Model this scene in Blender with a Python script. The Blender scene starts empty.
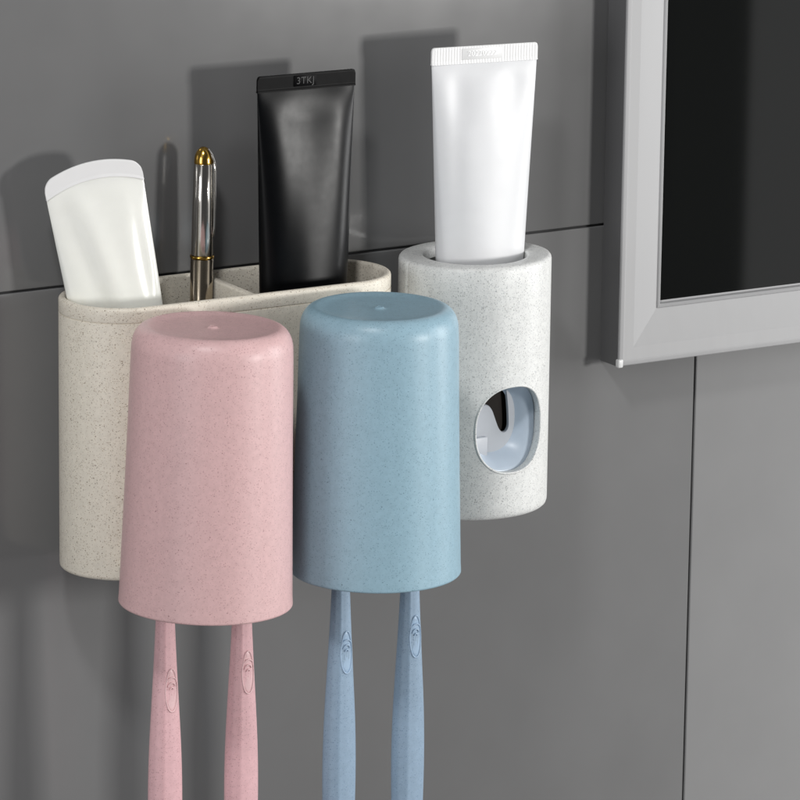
import bpy, bmesh, math, random
from math import sin, cos, pi, radians, sqrt
from mathutils import Vector, Matrix, noise

random.seed(7)
S = 0.001                                  # every length below is in millimetres
scene = bpy.context.scene
COL = scene.collection

# ------------------------------------------------------------------ materials
def new_mat(name):
    m = bpy.data.materials.new(name); m.use_nodes = True
    nt = m.node_tree
    return m, nt, nt.nodes['Principled BSDF']

def N(nt, t, **kw):
    n = nt.nodes.new(t)
    for k, v in kw.items():
        if k in n.inputs: n.inputs[k].default_value = v
        else: setattr(n, k, v)
    return n

def srgb(r, g, b):
    f = lambda c: (c/255/12.92) if c/255 <= 0.04045 else ((c/255+0.055)/1.055)**2.4
    return (f(r), f(g), f(b), 1)

def mm_coords(nt, stretch=(1, 1, 1)):
    tc = N(nt, 'ShaderNodeTexCoord')
    mp = N(nt, 'ShaderNodeMapping'); mp.inputs['Scale'].default_value = tuple(1000*s for s in stretch)
    nt.links.new(tc.outputs['Object'], mp.inputs['Vector'])
    return mp.outputs['Vector']

def math_node(nt, op, a, b=None, clamp=False):
    n = N(nt, 'ShaderNodeMath', operation=op); n.use_clamp = clamp
    for i, v in enumerate((a, b)):
        if v is None: continue
        if hasattr(v, 'links'): nt.links.new(v, n.inputs[i])
        else: n.inputs[i].default_value = v
    return n.outputs[0]

def mix_col(nt, fac, a, b):
    n = N(nt, 'ShaderNodeMix', data_type='RGBA')
    if hasattr(fac, 'links'): nt.links.new(fac, n.inputs[0])
    else: n.inputs[0].default_value = fac
    for i, v in ((6, a), (7, b)):
        if hasattr(v, 'links'): nt.links.new(v, n.inputs[i])
        else: n.inputs[i].default_value = v
    return n.outputs[2]

def straw(name, base, layers, rough=0.45, mottled=0.06, spec=0.4, sss=0.0):
    """wheat-straw plastic: a slightly mottled base with several layers of tiny flecks"""
    m, nt, p = new_mat(name)
    v0 = mm_coords(nt)
    wob = N(nt, 'ShaderNodeTexNoise', Scale=0.9, Detail=2.0)
    nt.links.new(v0, wob.inputs['Vector'])
    add = N(nt, 'ShaderNodeVectorMath', operation='MULTIPLY_ADD')
    nt.links.new(wob.outputs['Color'], add.inputs[0]); add.inputs[1].default_value = (1.1, 1.1, 1.1)
    nt.links.new(v0, add.inputs[2])
    vec = add.outputs[0]
    mo = N(nt, 'ShaderNodeTexNoise', Scale=0.35, Detail=5.0, Roughness=0.7); nt.links.new(v0, mo.inputs['Vector'])
    dark = tuple(c*(1-mottled*2.2) for c in base[:3])+(1,)
    light = tuple(min(1, c*(1+mottled)) for c in base[:3])+(1,)
    rmp = N(nt, 'ShaderNodeMapRange'); rmp.inputs[1].default_value = 0.35; rmp.inputs[2].default_value = 0.65
    nt.links.new(mo.outputs['Fac'], rmp.inputs[0])
    col = mix_col(nt, rmp.outputs[0], dark, light)
    for (sc, thr, keep, fleck, strength) in layers:
        vo = N(nt, 'ShaderNodeTexVoronoi', Scale=sc); nt.links.new(vec, vo.inputs['Vector'])
        sep = N(nt, 'ShaderNodeSeparateColor'); nt.links.new(vo.outputs['Color'], sep.inputs[0])
        pick = math_node(nt, 'LESS_THAN', sep.outputs[0], keep)
        size = math_node(nt, 'MULTIPLY', sep.outputs[1], thr)
        d = math_node(nt, 'SUBTRACT', size, vo.outputs['Distance'])
        d = math_node(nt, 'MULTIPLY', d, 9.0, True)
        f = math_node(nt, 'MULTIPLY', d, pick)
        f = math_node(nt, 'MULTIPLY', f, strength)
        col = mix_col(nt, f, col, fleck)
    nt.links.new(col, p.inputs['Base Color'])
    p.inputs['Roughness'].default_value = rough
    p.inputs['Specular IOR Level'].default_value = spec
    if sss:
        p.inputs['Subsurface Weight'].default_value = sss
        p.inputs['Subsurface Radius'].default_value = (0.002, 0.0014, 0.0012)
        p.inputs['Subsurface Scale'].default_value = 1.0
    bn = N(nt, 'ShaderNodeTexNoise', Scale=1.6, Detail=3.0); nt.links.new(v0, bn.inputs['Vector'])
    bp = N(nt, 'ShaderNodeBump', Strength=0.06, Distance=0.0002)
    nt.links.new(bn.outputs['Fac'], bp.inputs['Height']); nt.links.new(bp.outputs[0], p.inputs['Normal'])
    return m

def plain(name, base, rough=0.4, metal=0.0, spec=0.5, bump=0.0, bscale=0.2, coat=0.0, sss=0.0, stretch=(1, 1, 1)):
    m, nt, p = new_mat(name)
    v = mm_coords(nt, stretch)
    n = N(nt, 'ShaderNodeTexNoise', Scale=bscale, Detail=4.0); nt.links.new(v, n.inputs['Vector'])
    a = tuple(c*0.97 for c in base[:3])+(1,); b = tuple(min(1, c*1.02) for c in base[:3])+(1,)
    nt.links.new(mix_col(nt, n.outputs['Fac'], a, b), p.inputs['Base Color'])
    r = N(nt, 'ShaderNodeMapRange'); r.inputs[3].default_value = rough*0.88; r.inputs[4].default_value = rough*1.12
    nt.links.new(n.outputs['Fac'], r.inputs[0]); nt.links.new(r.outputs[0], p.inputs['Roughness'])
    p.inputs['Metallic'].default_value = metal
    p.inputs['Specular IOR Level'].default_value = spec
    p.inputs['Coat Weight'].default_value = coat
    p.inputs['Coat Roughness'].default_value = 0.08
    if sss:
        p.inputs['Subsurface Weight'].default_value = sss
        p.inputs['Subsurface Radius'].default_value = (0.004, 0.004, 0.0035)
        p.inputs['Subsurface Scale'].default_value = 1.0
    if bump:
        bp = N(nt, 'ShaderNodeBump', Strength=bump, Distance=0.0005)
        nt.links.new(n.outputs['Fac'], bp.inputs['Height']); nt.links.new(bp.outputs[0], p.inputs['Normal'])
    return m

BROWN = srgb(96, 74, 52); TAN = srgb(150, 128, 100); GREY = srgb(112, 112, 110)
M = {}
M['beige'] = straw('beige_wheat_straw_plastic', srgb(224, 217, 203),
                   [(1.8, 0.52, 0.62, TAN, 0.6), (1.35, 0.42, 0.5, BROWN, 0.7), (0.75, 0.24, 0.45, srgb(84, 64, 48), 0.75)], 0.48, 0.035)
M['pale'] = straw('pale_wheat_straw_plastic', srgb(221, 222, 220),
                  [(1.9, 0.6, 0.7, srgb(160, 163, 166), 0.6), (1.3, 0.45, 0.5, srgb(128, 128, 126), 0.6), (0.6, 0.2, 0.3, srgb(105, 100, 92), 0.6)], 0.42, 0.04)
M['pink'] = straw('pink_wheat_straw_plastic', srgb(215, 179, 179),
                  [(1.7, 0.52, 0.6, srgb(178, 138, 140), 0.7), (1.0, 0.28, 0.4, srgb(140, 100, 102), 0.75)], 0.4, 0.03)
M['blue'] = straw('blue_wheat_straw_plastic', srgb(148, 179, 194),
                  [(1.7, 0.52, 0.6, srgb(112, 142, 158), 0.7), (1.0, 0.28, 0.38, srgb(78, 96, 112), 0.75)], 0.38, 0.03)
M['pink_brush'] = straw('pink_brush_plastic', srgb(222, 180, 184),
                        [(1.8, 0.52, 0.6, srgb(176, 134, 138), 0.7), (0.8, 0.25, 0.4, srgb(150, 104, 108), 0.6)], 0.36, 0.03)
M['blue_brush'] = straw('blue_brush_plastic', srgb(146, 168, 189),
                        [(1.8, 0.52, 0.6, srgb(108, 130, 156), 0.7), (0.8, 0.25, 0.4, srgb(84, 100, 130), 0.6)], 0.36, 0.03)
M['pink_emblem'] = straw('pink_emblem_plastic', srgb(226, 190, 192), [(1.5, 0.5, 0.5, srgb(200, 160, 164), 0.4)], 0.34, 0.02)
M['blue_emblem'] = straw('blue_emblem_plastic', srgb(160, 184, 208), [(1.5, 0.5, 0.5, srgb(134, 158, 184), 0.4)], 0.34, 0.02)
M['cream_tube'] = plain('glossy_cream_plastic', srgb(236, 237, 231), 0.2, coat=0.5, sss=0.12)
M['white_seal'] = plain('white_seal_plastic', srgb(226, 226, 226), 0.35)
M['white_tube'] = plain('satin_white_plastic', srgb(216, 217, 219), 0.42, sss=0.1, bump=0.02)
M['black_tube'] = plain('satin_black_plastic', srgb(8, 9, 11), 0.31, spec=0.15)
M['black_seal'] = plain('black_seal_plastic', srgb(7, 7, 8), 0.4, spec=0.06)
M['black_text'] = plain('dark_grey_embossing', srgb(30, 30, 32), 0.3, spec=0.25)
M['white_text'] = plain('white_embossing', srgb(246, 246, 246), 0.4)
M['steel'] = plain('polished_steel', srgb(214, 210, 204), 0.12, 1.0)
M['champagne'] = plain('champagne_metal', srgb(176, 164, 146), 0.16, 1.0)
M['gold'] = plain('brushed_gold', srgb(196, 158, 78), 0.2, 1.0)
M['sleeve'] = plain('blue_grey_plastic', srgb(190, 202, 215), 0.32)
M['pusher'] = plain('light_grey_plastic', srgb(186, 190, 196), 0.35)
M['cavity_shade'] = plain('dark_cavity_shade', srgb(26, 19, 14), 0.6, spec=0.2)  # dark brown in place of the shade inside the dispenser
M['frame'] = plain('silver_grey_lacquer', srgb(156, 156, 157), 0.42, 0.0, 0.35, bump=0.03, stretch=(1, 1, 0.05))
M['band'] = plain('frame_side_dark_grey', srgb(96, 96, 97), 0.45, 0.0, 0.3, bump=0.03, stretch=(1, 1, 0.05))
M['cap'] = plain('white_corner_plastic', srgb(214, 214, 214), 0.3)
M['glass'] = plain('mirror_glass_dark_reflection', (0.0045, 0.005, 0.0048, 1), 0.02, 0.0, 0.5)  # near-black colour stands in for the dark room the mirror reflects
M['grout'] = plain('dark_grout', srgb(40, 40, 41), 0.8)

def tile_material():
    m, nt, p = new_mat('glossy_grey_tile')
    at = N(nt, 'ShaderNodeAttribute'); at.attribute_name = 'tone'
    v = mm_coords(nt)
    n = N(nt, 'ShaderNodeTexNoise', Scale=0.012, Detail=6.0, Roughness=0.6); nt.links.new(v, n.inputs['Vector'])
    r = N(nt, 'ShaderNodeMapRange'); r.inputs[3].default_value = 0.9; r.inputs[4].default_value = 1.1
    nt.links.new(n.outputs['Fac'], r.inputs[0])
    k = math_node(nt, 'MULTIPLY', at.outputs['Fac'], r.outputs[0])
    c = N(nt, 'ShaderNodeCombineColor')
    for i, t in enumerate((1.0, 1.0, 1.005)): nt.links.new(math_node(nt, 'MULTIPLY', k, t), c.inputs[i])
    nt.links.new(c.outputs[0], p.inputs['Base Color'])
    n2 = N(nt, 'ShaderNodeTexNoise', Scale=0.03, Detail=4.0); nt.links.new(v, n2.inputs['Vector'])
    r2 = N(nt, 'ShaderNodeMapRange'); r2.inputs[3].default_value = 0.11; r2.inputs[4].default_value = 0.16
    nt.links.new(n2.outputs['Fac'], r2.inputs[0]); nt.links.new(r2.outputs[0], p.inputs['Roughness'])
    p.inputs['Specular IOR Level'].default_value = 0.6
    n3 = N(nt, 'ShaderNodeTexNoise', Scale=0.02, Detail=1.5); nt.links.new(v, n3.inputs['Vector'])
    bp = N(nt, 'ShaderNodeBump', Strength=0.25, Distance=0.0006)
    nt.links.new(n3.outputs['Fac'], bp.inputs['Height']); nt.links.new(bp.outputs[0], p.inputs['Normal'])
    return m
M['tile'] = tile_material()

# ------------------------------------------------------------------ mesh helpers
def link(name, bm, mat, parent=None, sharp=38, mats=None):
    bm.normal_update()
    bmesh.ops.recalc_face_normals(bm, faces=bm.faces)
    lim = radians(sharp)
    for f in bm.faces: f.smooth = True
    for e in bm.edges:
        if len(e.link_faces) == 2 and e.calc_face_angle(0) > lim: e.smooth = False
    for v in bm.verts: v.co *= S
    me = bpy.data.meshes.new(name); bm.to_mesh(me); bm.free()
    for m in (mats or [mat]): me.materials.append(m)
    o = bpy.data.objects.new(name, me); COL.objects.link(o)
    o.parent = parent
    return o

def thing(name, label, cat, loc=(0, 0, 0), group=None):
    o = bpy.data.objects.new(name, None); COL.objects.link(o)
    o.empty_display_size = 0.01
    o.location = Vector(loc)*S
    o['label'] = label; o['category'] = cat
    if group: o['group'] = group
    return o

def loft(rings, close_u=True, cap0=True, cap1=True, bm=None, close_v=False):
    bm = bm or bmesh.new()
    R = [[bm.verts.new(p) for p in r] for r in rings]
    n = len(R[0])
    pairs = list(zip(R, R[1:])) + ([(R[-1], R[0])] if close_v else [])
    for a, b in pairs:
        for i in range(n if close_u else n-1):
            j = (i+1) % n
            bm.faces.new((a[i], a[j], b[j], b[i]))
    if not close_v:
        if cap0: bm.faces.new(R[0][::-1])
        if cap1: bm.faces.new(R[-1])
    return bm

def lathe(prof, n=96, cx=0, cy=0):
    """profile of (radius, z); zero radius at an end makes a pole cap"""
    bm = bmesh.new()
    prev = None
    for r, z in prof:
        if r < 1e-6: cur = [bm.verts.new((cx, cy, z))]
        else: cur = [bm.verts.new((cx+r*cos(2*pi*i/n), cy+r*sin(2*pi*i/n), z)) for i in range(n)]
        if prev:
            for i in range(n):
                j = (i+1) % n
                if len(prev) == 1 and len(cur) == 1: pass
                elif len(prev) == 1: bm.faces.new((prev[0], cur[j], cur[i]))
                elif len(cur) == 1: bm.faces.new((prev[i], prev[j], cur[0]))
                else: bm.faces.new((prev[i], prev[j], cur[j], cur[i]))
        prev = cur
    return bm

def tube_path(pts, r, n=10, closed=False, bm=None):
    P = [Vector(p) for p in pts]; rings = []
    for i, p in enumerate(P):
        a = P[i-1] if (i or closed) else P[i]
        b = P[(i+1) % len(P)] if (i < len(P)-1 or closed) else P[i]
        t = (b-a).normalized()
        u = t.cross(Vector((0, 1, 0)))
        if u.length < 1e-4: u = t.cross(Vector((1, 0, 0)))
        u.normalize(); w = t.cross(u)
        rings.append([p+r*(cos(2*pi*k/n)*u+sin(2*pi*k/n)*w) for k in range(n)])
    return loft(rings, bm=bm, close_v=closed)

def box(bm, x0, x1, y0, y1, z0, z1, bevel=0.0, seg=2):
    g = bmesh.ops.create_cube(bm, size=1)
    vs = g['verts']
    for v in vs: v.co = Vector(((x0+x1)/2+v.co.x*(x1-x0), (y0+y1)/2+v.co.y*(y1-y0), (z0+z1)/2+v.co.z*(z1-z0)))
    if bevel:
        es = list({e for v in vs for e in v.link_edges})
        bmesh.ops.bevel(bm, geom=es, offset=bevel, segments=seg, affect='EDGES', profile=0.5)
    return bm

def stadium(x0, x1, cy, r, z, n=48):
    """outline of a bar with half-round ends"""
    out = []
    for i in range(n+1):
        a = -pi/2+pi*i/n; out.append((x1-RO+r*cos(a), cy+r*sin(a), z))
    m = 14
    for i in range(1, m): out.append(((x1-RO)+((x0+RO)-(x1-RO))*i/m, cy+r, z))
    for i in range(n+1):
        a = pi/2+pi*i/n; out.append((x0+RO+r*cos(a), cy+r*sin(a), z))
    for i in range(1, m): out.append(((x0+RO)+((x1-RO)-(x0+RO))*i/m, cy-r, z))
    return out
RO = 27.0

def superell(cx, cz, a, b, n, k=96):
    out = []
    for i in range(k):
        t = 2*pi*i/k; c, s = cos(t), sin(t)
        out.append((cx+a*abs(c)**(2/n)*(1 if c >= 0 else -1), cz+b*abs(s)**(2/n)*(1 if s >= 0 else -1)))
    return out

def text_mesh(body, size, depth):
    cu = bpy.data.curves.new('lettering_curve', 'FONT'); cu.body = body; cu.size = size; cu.extrude = depth
    cu.align_x = 'CENTER'; cu.align_y = 'CENTER'; cu.space_character = 1.05
    o = bpy.data.objects.new('lettering_source', cu); COL.objects.link(o)
    dg = bpy.context.evaluated_depsgraph_get()
    me = bpy.data.meshes.new_from_object(o.evaluated_get(dg))
    bm = bmesh.new(); bm.from_mesh(me)
    bpy.data.objects.remove(o); bpy.data.curves.remove(cu); bpy.data.meshes.remove(me)
    return bm

# ------------------------------------------------------------------ tiled wall (the setting)
def build_wall():
    bm = bmesh.new()
    lay = bm.faces.layers.float.new('tone_f')
    JX, JZ, W, H, G = 193.2, 57.1, 600.0, 400.0, 0.55
    tones = {(0, 0): 0.178, (1, 0): 0.235, (0, 1): 0.145, (1, 1): 0.21}
    for ci in range(-2, 3):
        for rj in range(-3, 3):
            x0 = JX+(ci-1)*W; z0 = JZ+(rj-1)*H
            t = tones.get((ci, rj), 0.19+0.01*random.uniform(-1, 1))
            before = set(bm.faces)
            box(bm, x0+G, x0+W-G, 0.0, 8.0, z0+G, z0+H-G, 0.5, 2)
            for f in bm.faces:
                if f not in before: f[lay] = t
    before = set(bm.faces)
    box(bm, JX-3*W-10, JX+2*W+10, 1.1, 7.0, JZ-4*H-10, JZ+2*H+10)
    for f in bm.faces:
        if f not in before: f.material_index = 1
    tones_out = []
    bm.faces.ensure_lookup_table()
    o_t = [f[lay] for f in bm.faces]
    o = link('wall', bm, None, sharp=8, mats=[M['tile'], M['grout']])
    me = o.data
    at = me.attributes.new('tone', 'FLOAT', 'FACE')
    at.data.foreach_set('value', o_t)
    o['kind'] = 'structure'
build_wall()

# ------------------------------------------------------------------ framed mirror
def build_mirror():
    X0, Z0, W, H = 138.3, -8.3, 500.0, 700.0
    t = thing('mirror', 'wall mirror with a painted dark reflection and a wide silver grey frame', 'mirror', (X0+W/2, 0, Z0))
    ox, oz = X0+W/2, Z0
    def rail(prof):
        return [[(X0+o_-ox, y, Z0+o_-oz), (X0+W-o_-ox, y, Z0+o_-oz), (X0+W-o_-ox, y, Z0+H-o_-oz), (X0+o_-ox, y, Z0+H-o_-oz)] for o_, y in prof]
    prof = [(24, -0.6), (0.35, -0.6), (0.3, -14.9), (0.1, -15.4), (0.2, -16.0), (0.6, -16.4), (1.3, -16.5), (2.4, -16.5), (3.0, -16.25),
            (8.6, -15.6), (9.4, -15.3), (24.6, -10.4), (25.0, -10.9), (25.9, -11.1), (26.5, -10.6), (26.9, -8.6), (27.6, -8.3), (27.6, -6.0), (24, -6.0)]
    link('frame', loft(rail(prof), close_v=True), M['frame'], t, 12)
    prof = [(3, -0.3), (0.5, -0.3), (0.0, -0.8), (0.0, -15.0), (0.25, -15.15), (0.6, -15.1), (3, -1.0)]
    link('side_band', loft(rail(prof), close_v=True), M['band'], t, 30)  # outer side faces, coloured darker than the front of the frame
    bm = bmesh.new(); box(bm, X0+24.5-ox, X0+W-24.5-ox, -7.9, -1.0, Z0+24.5-oz, Z0+H-24.5-oz)
    link('glass', bm, M['glass'], t)
    bm = bmesh.new(); box(bm, -W/2-0.5, -W/2+2.4, -17.0, -14.2, -0.5, 3.6, 0.7, 3)
    link('corner_cap', bm, M['cap'], t)
build_mirror()

# ------------------------------------------------------------------ beige tray fixed to the wall
def build_tray():
    X0, X1, CY, ZT, ZB = -158.0, 2.4, -27.3, 57.2, -65.5
    ox = (X0+X1)/2
    t = thing('toothbrush_holder', 'long beige speckled wheat straw holder with rounded ends fixed to the tiled wall', 'holder', (ox, 0, ZB))
    T = Matrix.Translation((-ox, 0, -ZB))
    prof = [(20, ZB), (25.2, ZB), (26.3, ZB+0.35), (26.85, ZB+1.0), (27, ZB+2.0), (27, -20), (27, ZT-7.2), (26.93, ZT-6.9), (26.55, ZT-6.75), (26.55, ZT-6.45), (26.93, ZT-6.3), (27, ZT-6.0),
            (27, ZT-1.4), (26.8, ZT-0.7), (26.3, ZT-0.2), (25.6, ZT), (24.9, ZT), (24.3, ZT-0.2), (23.9, ZT-0.6), (23.7, ZT-1.3), (23.6, ZT-10), (23.4, ZB+5), (22.5, ZB+3), (15, ZB+3)]
    bm = loft([stadium(X0, X1, CY, r, z) for r, z in prof])
    bm.transform(T)
    link('body', bm, M['beige'], t, 50)
    # partition between the two compartments
    bm = bmesh.new(); box(bm, -78.6, -74.9, CY-23.9, CY+23.9, ZB+2, ZT-0.7, 1.1, 3); bm.transform(T)
    link('divider', bm, M['beige'], t, 50)
    # shelf that carries the brushes and the upturned tumblers
    for cx in (-123.1, -38.3):
        bm = bmesh.new(); box(bm, cx-22, cx+22, -97.5, -52, -59.5, -57.3, 0.8, 2); bm.transform(T)
        link('brush_rack', bm, M['beige'], t)
build_tray()

# ------------------------------------------------------------------ toothpaste dispenser
def build_dispenser():
    CX, CY, A, B, ZT, ZB = 48.0, -32.6, 35.9, 32.0, 58.9, -58.9
    t = thing('toothpaste_dispenser', 'pale speckled upright oval dispenser with an oval opening low on its front', 'dispenser', (CX, 0, ZB))
    T = Matrix.Translation((-CX, 0, -ZB))
    n = 288
    def ell(ins, z, notch=True):
        out = []
        for i in range(n):
            th = 2*pi*(i+0.5)/n
            k = 0.0
            if notch and ins < 1.5 and z < ZT-0.0:
                d = min(abs((th-pi)), abs(th), abs(th-2*pi))*A
                if d < 0.55: k = 0.55
            ix = ins+(3.2 if 7 < ins and z > ZT-5.5 else 0)
            out.append((CX+(A-ix-k)*cos(th), CY+(B-ins-k)*sin(th), z))
        return out
    prof = [(5, ZB), (3.0, ZB), (1.4, ZB+0.35), (0.5, ZB+1.2), (0.1, ZB+2.4), (0, ZB+4)] + [(0, ZB+4+ (ZT-ZB-6)*k/10) for k in range(1, 10)] + \
           [(0, ZT-2.2), (0.25, ZT-1.1), (0.9, ZT-0.3), (1.8, ZT), (7.6, ZT), (8.4, ZT-0.25), (8.9, ZT-0.9), (9.0, ZT-5), (4.5, ZT-6), (4.5, ZB+4), (8, ZB+3.5)]
    bm = loft([ell(i, z) for i, z in prof]); bm.transform(T)
    body = link('body', bm, M['pale'], t, 40)
    # cut the oval opening through the front wall
    HX, HZ, HA, HB, HN = 50.0, -17.0, 18.0, 20.3, 2.35
    out = superell(HX, HZ, HA, HB, HN, 128)
    cb = loft([[(x, -80, z) for x, z in out], [(x, -46, z) for x, z in out]]); cb.transform(T)
    cut = link('opening_cutter', cb, M['pale'])
    cut.location = t.location
    bpy.context.view_layer.update()
    md = body.modifiers.new('opening', 'BOOLEAN'); md.object = cut; md.operation = 'DIFFERENCE'; md.solver = 'EXACT'
    dg = bpy.context.evaluated_depsgraph_get()
    me = bpy.data.meshes.new_from_object(body.evaluated_get(dg))
    body.modifiers.clear(); body.data = me
    bpy.data.objects.remove(cut)
    b2 = bmesh.new(); b2.from_mesh(me)
    for e in b2.edges: e.smooth = not (len(e.link_faces) == 2 and e.calc_face_angle(0) > radians(40))
    for f in b2.faces: f.smooth = True
    b2.to_mesh(me); b2.free()
    def ys(x, ins):          # front surface of the oval at x
        q = max(0.0, 1-((x-CX)/(A-ins))**2)
        return CY-(B-ins)*sqrt(q)
    # moulded lip round the opening
    bm = tube_path([(x, ys(x, 0)+0.12, z) for x, z in out], 0.55, 8, True); bm.transform(T)
    link('opening_lip', bm, M['pale'], t, 60)
    # blue grey bowl behind the opening
    rings = []
    for sx, sz, dep in ((1.10, 1.10, 0.3), (1.0, 1.0, 0.3), (0.985, 0.99, 0.9), (0.965, 0.975, 2.5), (0.93, 0.95, 4.5), (0.88, 0.915, 6.5), (0.81, 0.87, 8.5), (0.74, 0.82, 10.5), (0.67, 0.77, 12.0), (0.60, 0.72, 13.0)):
        px_, pz_ = (HX-9, HZ+10) if sx < 1 else (HX, HZ)
        rings.append([(px_+(x-px_)*sx, ys(x if sx <= 1 else min(x*1.02, HX+18), 4.5)*(1-min(1, dep/13))+(-61.6+dep+(0 if dep > 1 else 1))*min(1, dep/13), pz_+(z-pz_)*sz) for x, z in out])
    bm = loft(rings, cap0=False, cap1=False); bm.transform(T)
    link('bowl', bm, M['sleeve'], t, 50)
    # squeezing lever: plate with a round shoulder and a U notch
    pts = [(27, -38), (27, -17), (30, -14.5), (34, -12.2), (37.5, -10), (40, -8.4), (42.2, -8.0), (44.2, -8.7), (45.8, -10.6), (47.2, -14), (48.6, -17.8),
           (50.0, -20.6), (51.4, -21.9), (52.8, -22.2), (54.0, -21.6), (54.8, -20), (55, -17.5), (54.4, -9), (53.2, -1), (53.5, 4), (69, 4), (69, -38)]
    def smooth(p, it=2):
        for _ in range(it):
            q = []
            for i in range(len(p)):
                a, b = p[i], p[(i+1) % len(p)]
                q += [(a[0]*.75+b[0]*.25, a[1]*.75+b[1]*.25), (a[0]*.25+b[0]*.75, a[1]*.25+b[1]*.75)]
            p = q
        return p
    q = smooth([(x+1.6, z+0.4) for x, z in pts])
    bm = loft([[(x, -48.6, z) for x, z in q], [(x, -49.9, z) for x, z in q], [(x+(0.25 if x < 40 else 0), -50.4, z-0.3) for x, z in q]]); bm.transform(T)
    link('lever', bm, M['pusher'], t, 30)
    bm = bmesh.new(); box(bm, 28, 44.2, -52.4, -50.0, -35.5, -22.3, 0.6, 3); bm.transform(T)
    link('lever_pad', bm, M['pusher'], t, 30)
    # added dark core: the shade of the hollow put into its colour
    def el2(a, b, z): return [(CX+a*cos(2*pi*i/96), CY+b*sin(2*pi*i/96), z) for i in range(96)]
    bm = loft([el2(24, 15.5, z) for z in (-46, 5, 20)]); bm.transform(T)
    link('cavity_core', bm, M['cavity_shade'], t)
build_dispenser()

# ------------------------------------------------------------------ tumblers hung upside down
def build_tumbler(label, mat, loc, tilt, H):
    prof = [(1.0, H-5.5), (1.0, H-1.5), (1.05, H-0.7), (1.25, H-0.25), (1.6, H-0.2), (2.0, H-0.6), (2.5, H-1.02)]
    prof += [(4, H-1.03), (10, H-1.0), (18, H-0.94), (22, H-0.84), (24.4, H-0.62), (26.0, H-0.34), (27.2, H-0.14), (28.2, H-0.05)]
    for i in range(1, 13):
        a = pi/2*i/12
        prof.append((28.2+6.5*sin(a), H-0.05-9.6*(1-cos(a))))
    prof += [(34.9, H-14), (35.6, H*0.62), (36.3, H*0.4), (37.0, H*0.2), (37.6, 4), (37.8, 1.0), (37.8, 0.45), (37.5, 0.05), (36.9, 0.0), (36.3, 0.3), (36.0, 1.2),
             (34.6, H*0.4), (33.2, H-14), (31.5, H-8), (28, H-5.5), (1.0, H-5.5)]
    bm = lathe(prof, 128)
    bmesh.ops.remove_doubles(bm, verts=bm.verts, dist=1e-4)
    o = link('tumbler', bm, mat, None, 55)
    o.location = Vector(loc)*S; o.rotation_euler = (0, radians(tilt), 0)
    o['label'] = label; o['category'] = 'cup'; o['group'] = 'tumblers hung upside down on the holder'
    return o
build_tumbler('upside down pink speckled tumbler on the holder above the pink toothbrushes', M['pink'], (-123.9, -93.4, -66.4), 1.5, 122.8)
build_tumbler('upside down light blue speckled tumbler on the holder above the blue toothbrushes', M['blue'], (-38.6, -93.4, -63.6), 0.25, 119.6)

# ------------------------------------------------------------------ toothbrushes
def brush_dims(z):
    """half width, half depth at height z (z measured from the handle end)"""
    K = [(0, 2.6, 2.2), (1.5, 4.2, 3.2), (5, 5.6, 4.2), (14, 6.7, 4.9), (30, 7.5, 5.3), (50, 7.95, 5.5), (66, 7.9, 5.45), (82, 7.35, 5.2), (100, 6.3, 4.7), (120, 5.1, 4.1),
         (140, 4.2, 3.5), (152, 3.6, 3.1), (160, 3.4, 2.8), (166, 4.6, 2.5), (172, 5.9, 2.4), (182, 6.1, 2.4), (188, 4.6, 2.2), (190, 2.4, 1.6)]
    for (z0, a0, b0), (z1, a1, b1) in zip(K, K[1:]):
        if z <= z1:
            f = (z-z0)/(z1-z0)
            return a0+(a1-a0)*f, b0+(b1-b0)*f
    return K[-1][1:]
_dims_raw = brush_dims
def dims(z):
    acc = [0, 0]; w = 0
    for d in (-6, -3, 0, 3, 6):
        zz = min(190, max(0, z+d if 8 < z < 182 else z)); a, b = _dims_raw(zz); acc[0] += a; acc[1] += b; w += 1
    return acc[0]/w, acc[1]/w
def section(a, b, k):
    """rounded section with a soft ridge a third of the way in from the left"""
    th = 2*pi*k/64
    c, s = cos(th), sin(th)
    e = 2/2.08
    x = a*abs(c)**e*(1 if c >= 0 else -1); y = b*abs(s)**e*(1 if s >= 0 else -1)
    if y < 0:
        u = x/a
        y -= 0.32*math.exp(-((u+0.42)/0.16)**2)*min(1, b/4)
    return x, y
def front_y(x, z):
    a, b = dims(z)
    u = max(-0.98, min(0.98, x/a))
    return -b*(1-abs(u)**2.08)**(1/2.08)

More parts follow.
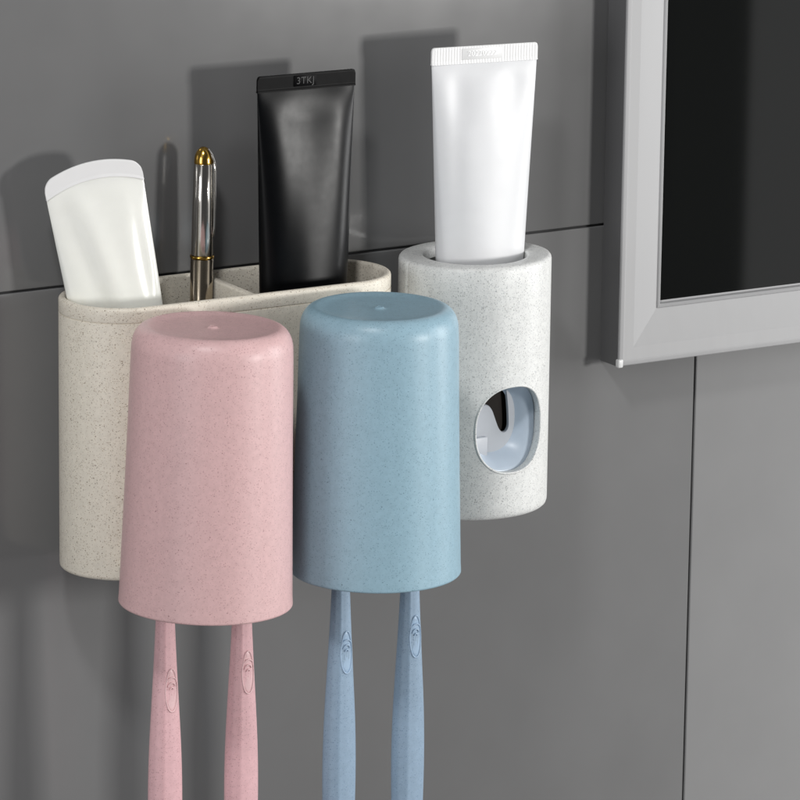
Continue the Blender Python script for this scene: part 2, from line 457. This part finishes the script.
def build_brush(label, group, mat, emat, loc, emz):
    t = thing('toothbrush', label, 'toothbrush', loc, group)
    zs = [0, 0.5, 1.5, 3, 5]+[5+3*i for i in range(1, 58)]+[179, 182, 185, 187.5, 189.2, 190]
    bm = loft([[(*section(*dims(z), k), z) for k in range(64)] for z in zs])
    link('handle', bm, mat, t, 60)
    # raised leaf emblem: oval pad, its rim and three arcs
    ex, ez, ea, eb = 0.9, emz, 3.1, 9.6
    def P(x, z, lift): return (x, front_y(x, z)-lift, z)
    def outline(k, n=56):
        th = 2*pi*k/n
        z = ez+eb*sin(th)
        w = ea*abs(cos(th))**0.85*(1 if cos(th) >= 0 else -1)
        if sin(th) > 0: w *= 1-0.22*sin(th)
        return ex+w, z
    rings = []
    for s_, l in ((1.0, -0.15), (0.97, 0.05), (0.8, 0.02), (0.55, 0.0), (0.25, 0.0)):
        rings.append([P(ex+(outline(k)[0]-ex)*s_, ez+(outline(k)[1]-ez)*s_, l) for k in range(56)])
    bm = loft(rings, cap0=False)
    tube_path([P(*outline(k), 0.14) for k in range(56)], 0.34, 8, True, bm)
    for w, dz, rise in ((2.7, 1.1, 2.7), (1.75, -0.5, 2.0), (0.8, -1.6, 1.0)):
        pts = []
        for i in range(21):
            th = pi*(0.04+0.92*i/20)
            pts.append(P(ex+w*cos(th), ez+eb*0.2+dz+rise*sin(th), 0.22))
        tube_path(pts, 0.34, 8, False, bm)
    link('emblem', bm, emat, t, 60)
    return t
ZE = -212.0
BY = -88.0
build_brush('pink toothbrush hanging at left under the pink tumbler, emblem lower than its neighbour', 'pink toothbrushes under the pink tumbler', M['pink_brush'], M['pink_emblem'], (-140.8, BY, ZE), 107.6)
build_brush('pink toothbrush hanging at right under the pink tumbler, emblem higher than its neighbour', 'pink toothbrushes under the pink tumbler', M['pink_brush'], M['pink_emblem'], (-102.9, BY, ZE), 110.2)
build_brush('blue toothbrush hanging at left under the blue tumbler, emblem lower than its neighbour', 'blue toothbrushes under the blue tumbler', M['blue_brush'], M['blue_emblem'], (-53.1, BY, ZE), 112.0)
build_brush('blue toothbrush hanging at right under the blue tumbler, emblem higher than its neighbour', 'blue toothbrushes under the blue tumbler', M['blue_brush'], M['blue_emblem'], (-17.5, BY, ZE), 114.2)

# ------------------------------------------------------------------ squeeze tubes
def squeeze_tube(label, loc, tilt, yaw, body_m, seal_m, zc, zt, wc, wt, thick, seal_h, fold, arch=0.0, ribs=0, rad=1.5, lettering=None, text_m=None, power=0.62, lean=0, tsize=3.2, corner=1.5):
    """local z: 0 = tip of the cap; zc = shoulder; zt = lower edge of the flat seal"""
    t = thing('squeeze_tube', label, 'tube', loc, 'squeeze tubes standing in the holders')
    t.rotation_euler = (radians(lean), radians(tilt), radians(yaw))
    nu, nv = 96, 70
    rings = []
    def top_z(x): return arch*(1-(2*x/wt)**2)
    rings.append([(6*cos(2*pi*i/nu), 6*sin(2*pi*i/nu), zc-5) for i in range(nu)])
    rings.append([(wc/2*0.55*cos(2*pi*i/nu), thick/2*0.6*sin(2*pi*i/nu), zc-4.2) for i in range(nu)])
    rings.append([(wc/2*0.93*cos(2*pi*i/nu), thick/2*0.95*sin(2*pi*i/nu), zc-1.5) for i in range(nu)])
    for k in range(nv+1):
        v = k/nv
        w = wc+(wt-wc)*v
        th = max(0.9, thick*(1-v**1.25)**power)
        ring = []
        for i in range(nu):
            a = 2*pi*i/nu
            e = 1.0-0.12*v
            c, s = cos(a), sin(a)
            x = w/2*abs(c)**e*(1 if c >= 0 else -1)
            y = th/2*abs(s)**(e)*(1 if s >= 0 else -1)
            z = zc+(zt-zc)*v+top_z(x)*v**4
            dx, dy = fold(x/(w/2), v, 1 if s < 0 else -1)
            ring.append((x+dx, y+dy*min(1, (1-v)*14), z))
        rings.append(ring)
    link('body', loft(rings), body_m, t, 60)
    # flat welded seal, its edge rounded at the corners
    m = 160; bm = bmesh.new(); rows = 14; grid = []
    for side in (-1, 1):
        g = []
        for r_ in range(rows+1):
            row = []
            for i in range(m+1):
                u = -1+2*i/m; x = u*wt/2*1.004
                f = r_/rows
                h = seal_h
                edge = wt/2*1.004-abs(x)
                if edge < corner: h = seal_h-corner+sqrt(max(0, corner*corner-(corner-edge)**2))
                z = zt-0.6+top_z(x)+f*(h+0.6)
                d = 0.55
                if ribs and 0.05 < f < 0.93 and abs(u) < 0.985:
                    d += 0.1*(0.5+0.5*sin(u*pi*ribs))
                if f < 0.09: d += 0.25
                if f > 0.95: d *= 0.75
                row.append(bm.verts.new((x, side*d, z)))
            g.append(row)
        grid.append(g)
    for s_, g in enumerate(grid):
        for r_ in range(rows):
            for i in range(m):
                q = (g[r_][i], g[r_][i+1], g[r_+1][i+1], g[r_+1][i])
                bm.faces.new(q if s_ == 0 else q[::-1])
    A, Bk = grid
    for i in range(m):
        bm.faces.new((A[rows][i], A[rows][i+1], Bk[rows][i+1], Bk[rows][i])); bm.faces.new((A[0][i+1], A[0][i], Bk[0][i], Bk[0][i+1]))
    for r_ in range(rows):
        bm.faces.new((A[r_+1][0], A[r_][0], Bk[r_][0], Bk[r_+1][0])); bm.faces.new((A[r_][m], A[r_+1][m], Bk[r_+1][m], Bk[r_][m]))
    seal = link('seal', bm, seal_m, t, 35)
    if lettering:
        txt, pad_w, tx = lettering
        bm = bmesh.new(); box(bm, tx-pad_w/2, tx+pad_w/2, -0.80, -0.3, zt+seal_h*0.16, zt+seal_h*0.88, 0.12, 2)
        link('date_stamp_pad', bm, seal_m, seal, 30)
        bm = text_mesh(txt, tsize, 0.22)
        bm.transform(Matrix.Translation((tx, -0.86, zt+seal_h*0.52)) @ Matrix.Rotation(pi/2, 4, 'X'))
        link('lettering', bm, text_m, seal, 30)
    # screw cap at the bottom
    cap = [(0, 0), (wc*0.30, 0), (wc*0.33, 0.8), (wc*0.36, zc-7), (wc*0.34, zc-5.8), (0, zc-5.8)]
    cb = lathe(cap, 48)
    for v_ in cb.verts: v_.co.y *= min(1.0, thick*0.95/(wc*0.72))
    link('cap', cb, seal_m, t, 40)
    return t

def g(x, c, s): return math.exp(-((x-c)/s)**2)
def fold_white(u, v, side):
    if side < 0: return 0, 0
    dy = 1.3*g(u, -0.78+0.25*v, 0.16)*v*(1.15-v) + 1.0*g(u, 0.55, 0.3)*g(v, 0.88, 0.12) + 0.9*g(u, -0.5, 0.25)*g(v, 0.86, 0.1)
    dy += 0.5*noise.noise((u*1.7+3, v*3.0, 1.0))*v
    return 0, dy
def fold_black(u, v, side):
    if side < 0: return 0, 0
    dy = 1.1*g(u, -0.05, 0.5)*g(v, 1.0, 0.4) - 0.5*g(u, -0.62, 0.3)*g(v, 0.85, 0.25) - 0.4*g(u, 0.72, 0.25)*g(v, 0.8, 0.35) + 0.5*g(u, -0.5, 0.3)*g(v, 0.45, 0.4)
    dy += 0.25*noise.noise((u*1.5, v*1.4, 5.0))*v
    return 0, dy
def fold_cream(u, v, side):
    if side < 0: return 0, 0
    dy = 2.2*g(u, -0.75+1.25*(1-v), 0.22)*g(v, 0.72, 0.28) - 1.0*g(u, -0.4+1.1*(1-v), 0.3)*g(v, 0.6, 0.3)
    dy += 0.9*g(u, 0.7, 0.12)*g(v, 0.75, 0.12)+0.8*g(u, 0.05, 0.4)*g(v, 0.95, 0.06)
    dy += 0.8*noise.noise((u*2.0+9, v*4.0, 2.0))*v
    return 0, dy

squeeze_tube('white squeeze tube with ribbed end seal standing in the pale dispenser', (49.6, -33.5, 8), 0.4, -6, M['white_tube'], M['white_seal'],
             zc=22, zt=139.5, wc=40.5, wt=52.6, thick=23, seal_h=7.3, fold=fold_white, ribs=38, lettering=('20220222', 20, -1.5), text_m=M['white_text'], tsize=3.5)
squeeze_tube('black squeeze tube with flat end seal standing in the beige holder', (-40.2, -28.2, -56.8), 0.45, 0, M['black_tube'], M['black_seal'],
             zc=22, zt=198.6, wc=37.5, wt=49.6, thick=27, seal_h=6.8, fold=fold_black, lettering=('3TKJ', 11.5, -1.0), text_m=M['black_text'], tsize=4.4)
squeeze_tube('glossy cream white squeeze tube leaning left at the left end of the holder', (-113.6, -30.0, -55.5), -10.0, -14, M['cream_tube'], M['white_seal'],
             zc=22, zt=163, wc=37.5, wt=44.0, thick=21, seal_h=7.2, fold=fold_cream, arch=5.0, corner=4.2)

# ------------------------------------------------------------------ slim metal pen
def build_pen():
    t = thing('pen', 'slim polished silver pen with domed gold tip standing beside the divider', 'pen', (-85.6, -15.0, -56.8))
    t.rotation_euler = (0, radians(0.9), 0)
    Z = 58.6
    link('barrel', lathe([(0, 0), (3.0, 0), (3.8, 1.0), (5.1, 12), (5.15, Z+64.5), (4.6, Z+65.2), (0, Z+65.2)], 64), M['champagne'], t, 40)
    link('ring', lathe([(4.0, Z+65.0), (5.3, Z+65.0), (5.45, Z+65.3), (5.45, Z+66.0), (5.3, Z+66.3), (4.0, Z+66.3)], 64), M['gold'], t, 40)
    link('sleeve', lathe([(4.0, Z+66.2), (4.85, Z+66.4), (4.95, Z+67), (4.7, Z+90), (4.3, Z+107.4), (4.0, Z+107.8)], 64), M['steel'], t, 40)
    prof = [(3.7, Z+107.5), (4.25, Z+107.7), (4.3, Z+108.2)]
    for i in range(0, 15):
        a = pi/2*i/14
        prof.append((4.25*cos(a) if i < 14 else 0, Z+108.6+6.6*sin(a)))
    link('tip', lathe(prof, 64), M['gold'], t, 40)
    # long flat clip down the right side of the sleeve
    rings = []
    for z, off, hw, th in ((75.0, 4.9, 0.9, 0.7), (76.2, 5.1, 1.25, 0.9), (80, 5.4, 1.35, 0.9), (95, 5.5, 1.35, 0.9), (105, 5.4, 1.35, 0.9), (109, 4.9, 1.35, 0.9), (112.0, 3.7, 1.2, 0.8), (114.3, 2.0, 1.0, 0.7)):
        rg = []
        for k in range(20):
            q = 2*pi*k/20
            rg.append((off+th/2*cos(q), hw*abs(sin(q))**0.7*(1 if sin(q) >= 0 else -1), Z+z))
        rings.append(rg)
    bm = loft(rings); bm.transform(Matrix.Rotation(radians(-42), 4, 'Z'))
    link('clip', bm, M['steel'], t, 40)
build_pen()

# ------------------------------------------------------------------ camera
cam = bpy.data.cameras.new('Camera'); co = bpy.data.objects.new('Camera', cam); COL.objects.link(co)
a, p, r = radians(30.83), radians(14.14), radians(0.74)
fw = Vector((sin(a)*cos(p), cos(a)*cos(p), -sin(p)))
rt = Vector((cos(a), -sin(a), 0)); up = rt.cross(fw)
rt2 = cos(r)*rt+sin(r)*up; up2 = -sin(r)*rt+cos(r)*up
mtx = Matrix((rt2, up2, -fw)).transposed().to_4x4()
mtx.translation = Vector((-1089.9153, -1874.168, 534.8872))*S
co.matrix_world = mtx
cam.sensor_width = 36; cam.lens = 4869.0/800*36
cam.clip_start = 0.05; cam.clip_end = 50
scene.camera = co

# ------------------------------------------------------------------ light
def area(name, loc, target, size, size_y, power, color):
    l = bpy.data.lights.new(name, 'AREA'); l.shape = 'RECTANGLE'; l.size = size; l.size_y = size_y; l.energy = power; l.color = color
    o = bpy.data.objects.new(name, l); COL.objects.link(o)
    o.location = loc
    o.rotation_euler = (Vector(target)-Vector(loc)).to_track_quat('-Z', 'Y').to_euler()
    return o
area('key_lamp', (0.80, -1.33, 0.11), (0, 0, 0), 0.15, 0.16, 12.4, (1.0, 0.985, 0.96))
area('soft_lamp', (1.15, -0.5, 0.12), (0, -0.05, 0), 0.3, 0.7, 9.5, (1.0, 1.0, 1.0))
area('fill_lamp', (-1.25, -0.6, 0.22), (-0.05, -0.05, 0), 0.3, 0.45, 4.6, (0.985, 0.99, 1.0))
area('top_lamp', (-0.58, -0.64, 0.95), (0, -0.05, 0), 0.13, 0.13, 5.2, (1.0, 1.0, 1.0))

w = bpy.data.worlds.new('World'); scene.world = w; w.use_nodes = True
nt = w.node_tree; bg = nt.nodes['Background']
tc = N(nt, 'ShaderNodeTexCoord')
sp = N(nt, 'ShaderNodeSeparateXYZ'); nt.links.new(tc.outputs['Generated'], sp.inputs[0])
az = math_node(nt, 'DIVIDE', sp.outputs['X'], math_node(nt, 'MAXIMUM', math_node(nt, 'MULTIPLY', sp.outputs['Y'], -1.0), 0.05))
rmp = N(nt, 'ShaderNodeMapRange'); rmp.inputs[1].default_value = -3.0; rmp.inputs[2].default_value = 3.0
nt.links.new(az, rmp.inputs[0])
cr = N(nt, 'ShaderNodeValToRGB'); nt.links.new(rmp.outputs[0], cr.inputs[0])
els = cr.color_ramp.elements
bands = [(-3, 0.22), (-1.9, 0.25), (-1.8, 1.6), (-1.0, 1.6), (-0.9, 0.14), (0.35, 0.16), (0.74, 0.18), (1.3, 0.3), (3, 0.3)]  # bright band at left added for streaks on the pen and glossy tubes
els[0].position = 0.0; els[0].color = (bands[0][1],)*3+(1,)
els[1].position = 1.0; els[1].color = (bands[-1][1],)*3+(1,)
for pos, v in bands[1:-1]:
    e = els.new((pos+3)/6); e.color = (v, v, v*1.01, 1)
# pale band added to the world for the mirror to reflect, with clean edges
up_ = N(nt, 'ShaderNodeMapRange', interpolation_type='SMOOTHSTEP'); up_.inputs[1].default_value = 0.697; up_.inputs[2].default_value = 0.7005
dn_ = N(nt, 'ShaderNodeMapRange', interpolation_type='SMOOTHSTEP'); dn_.inputs[1].default_value = 1.1; dn_.inputs[2].default_value = 1.3
dn_.inputs[3].default_value = 1.0; dn_.inputs[4].default_value = 0.0
nt.links.new(az, up_.inputs[0]); nt.links.new(az, dn_.inputs[0])
band = math_node(nt, 'MULTIPLY', up_.outputs[0], dn_.outputs[0])
mixed = mix_col(nt, band, cr.outputs[0], (1.5, 1.5, 1.5, 1))
nt.links.new(mixed, bg.inputs['Color']); bg.inputs['Strength'].default_value = 0.42

scene.render.engine = 'CYCLES'
scene.cycles.use_denoising = True
scene.cycles.caustics_reflective = False
scene.cycles.caustics_refractive = False
scene.cycles.sample_clamp_indirect = 4.0
scene.view_settings.view_transform = 'Standard'; scene.view_settings.look = 'None'; scene.view_settings.exposure = 0
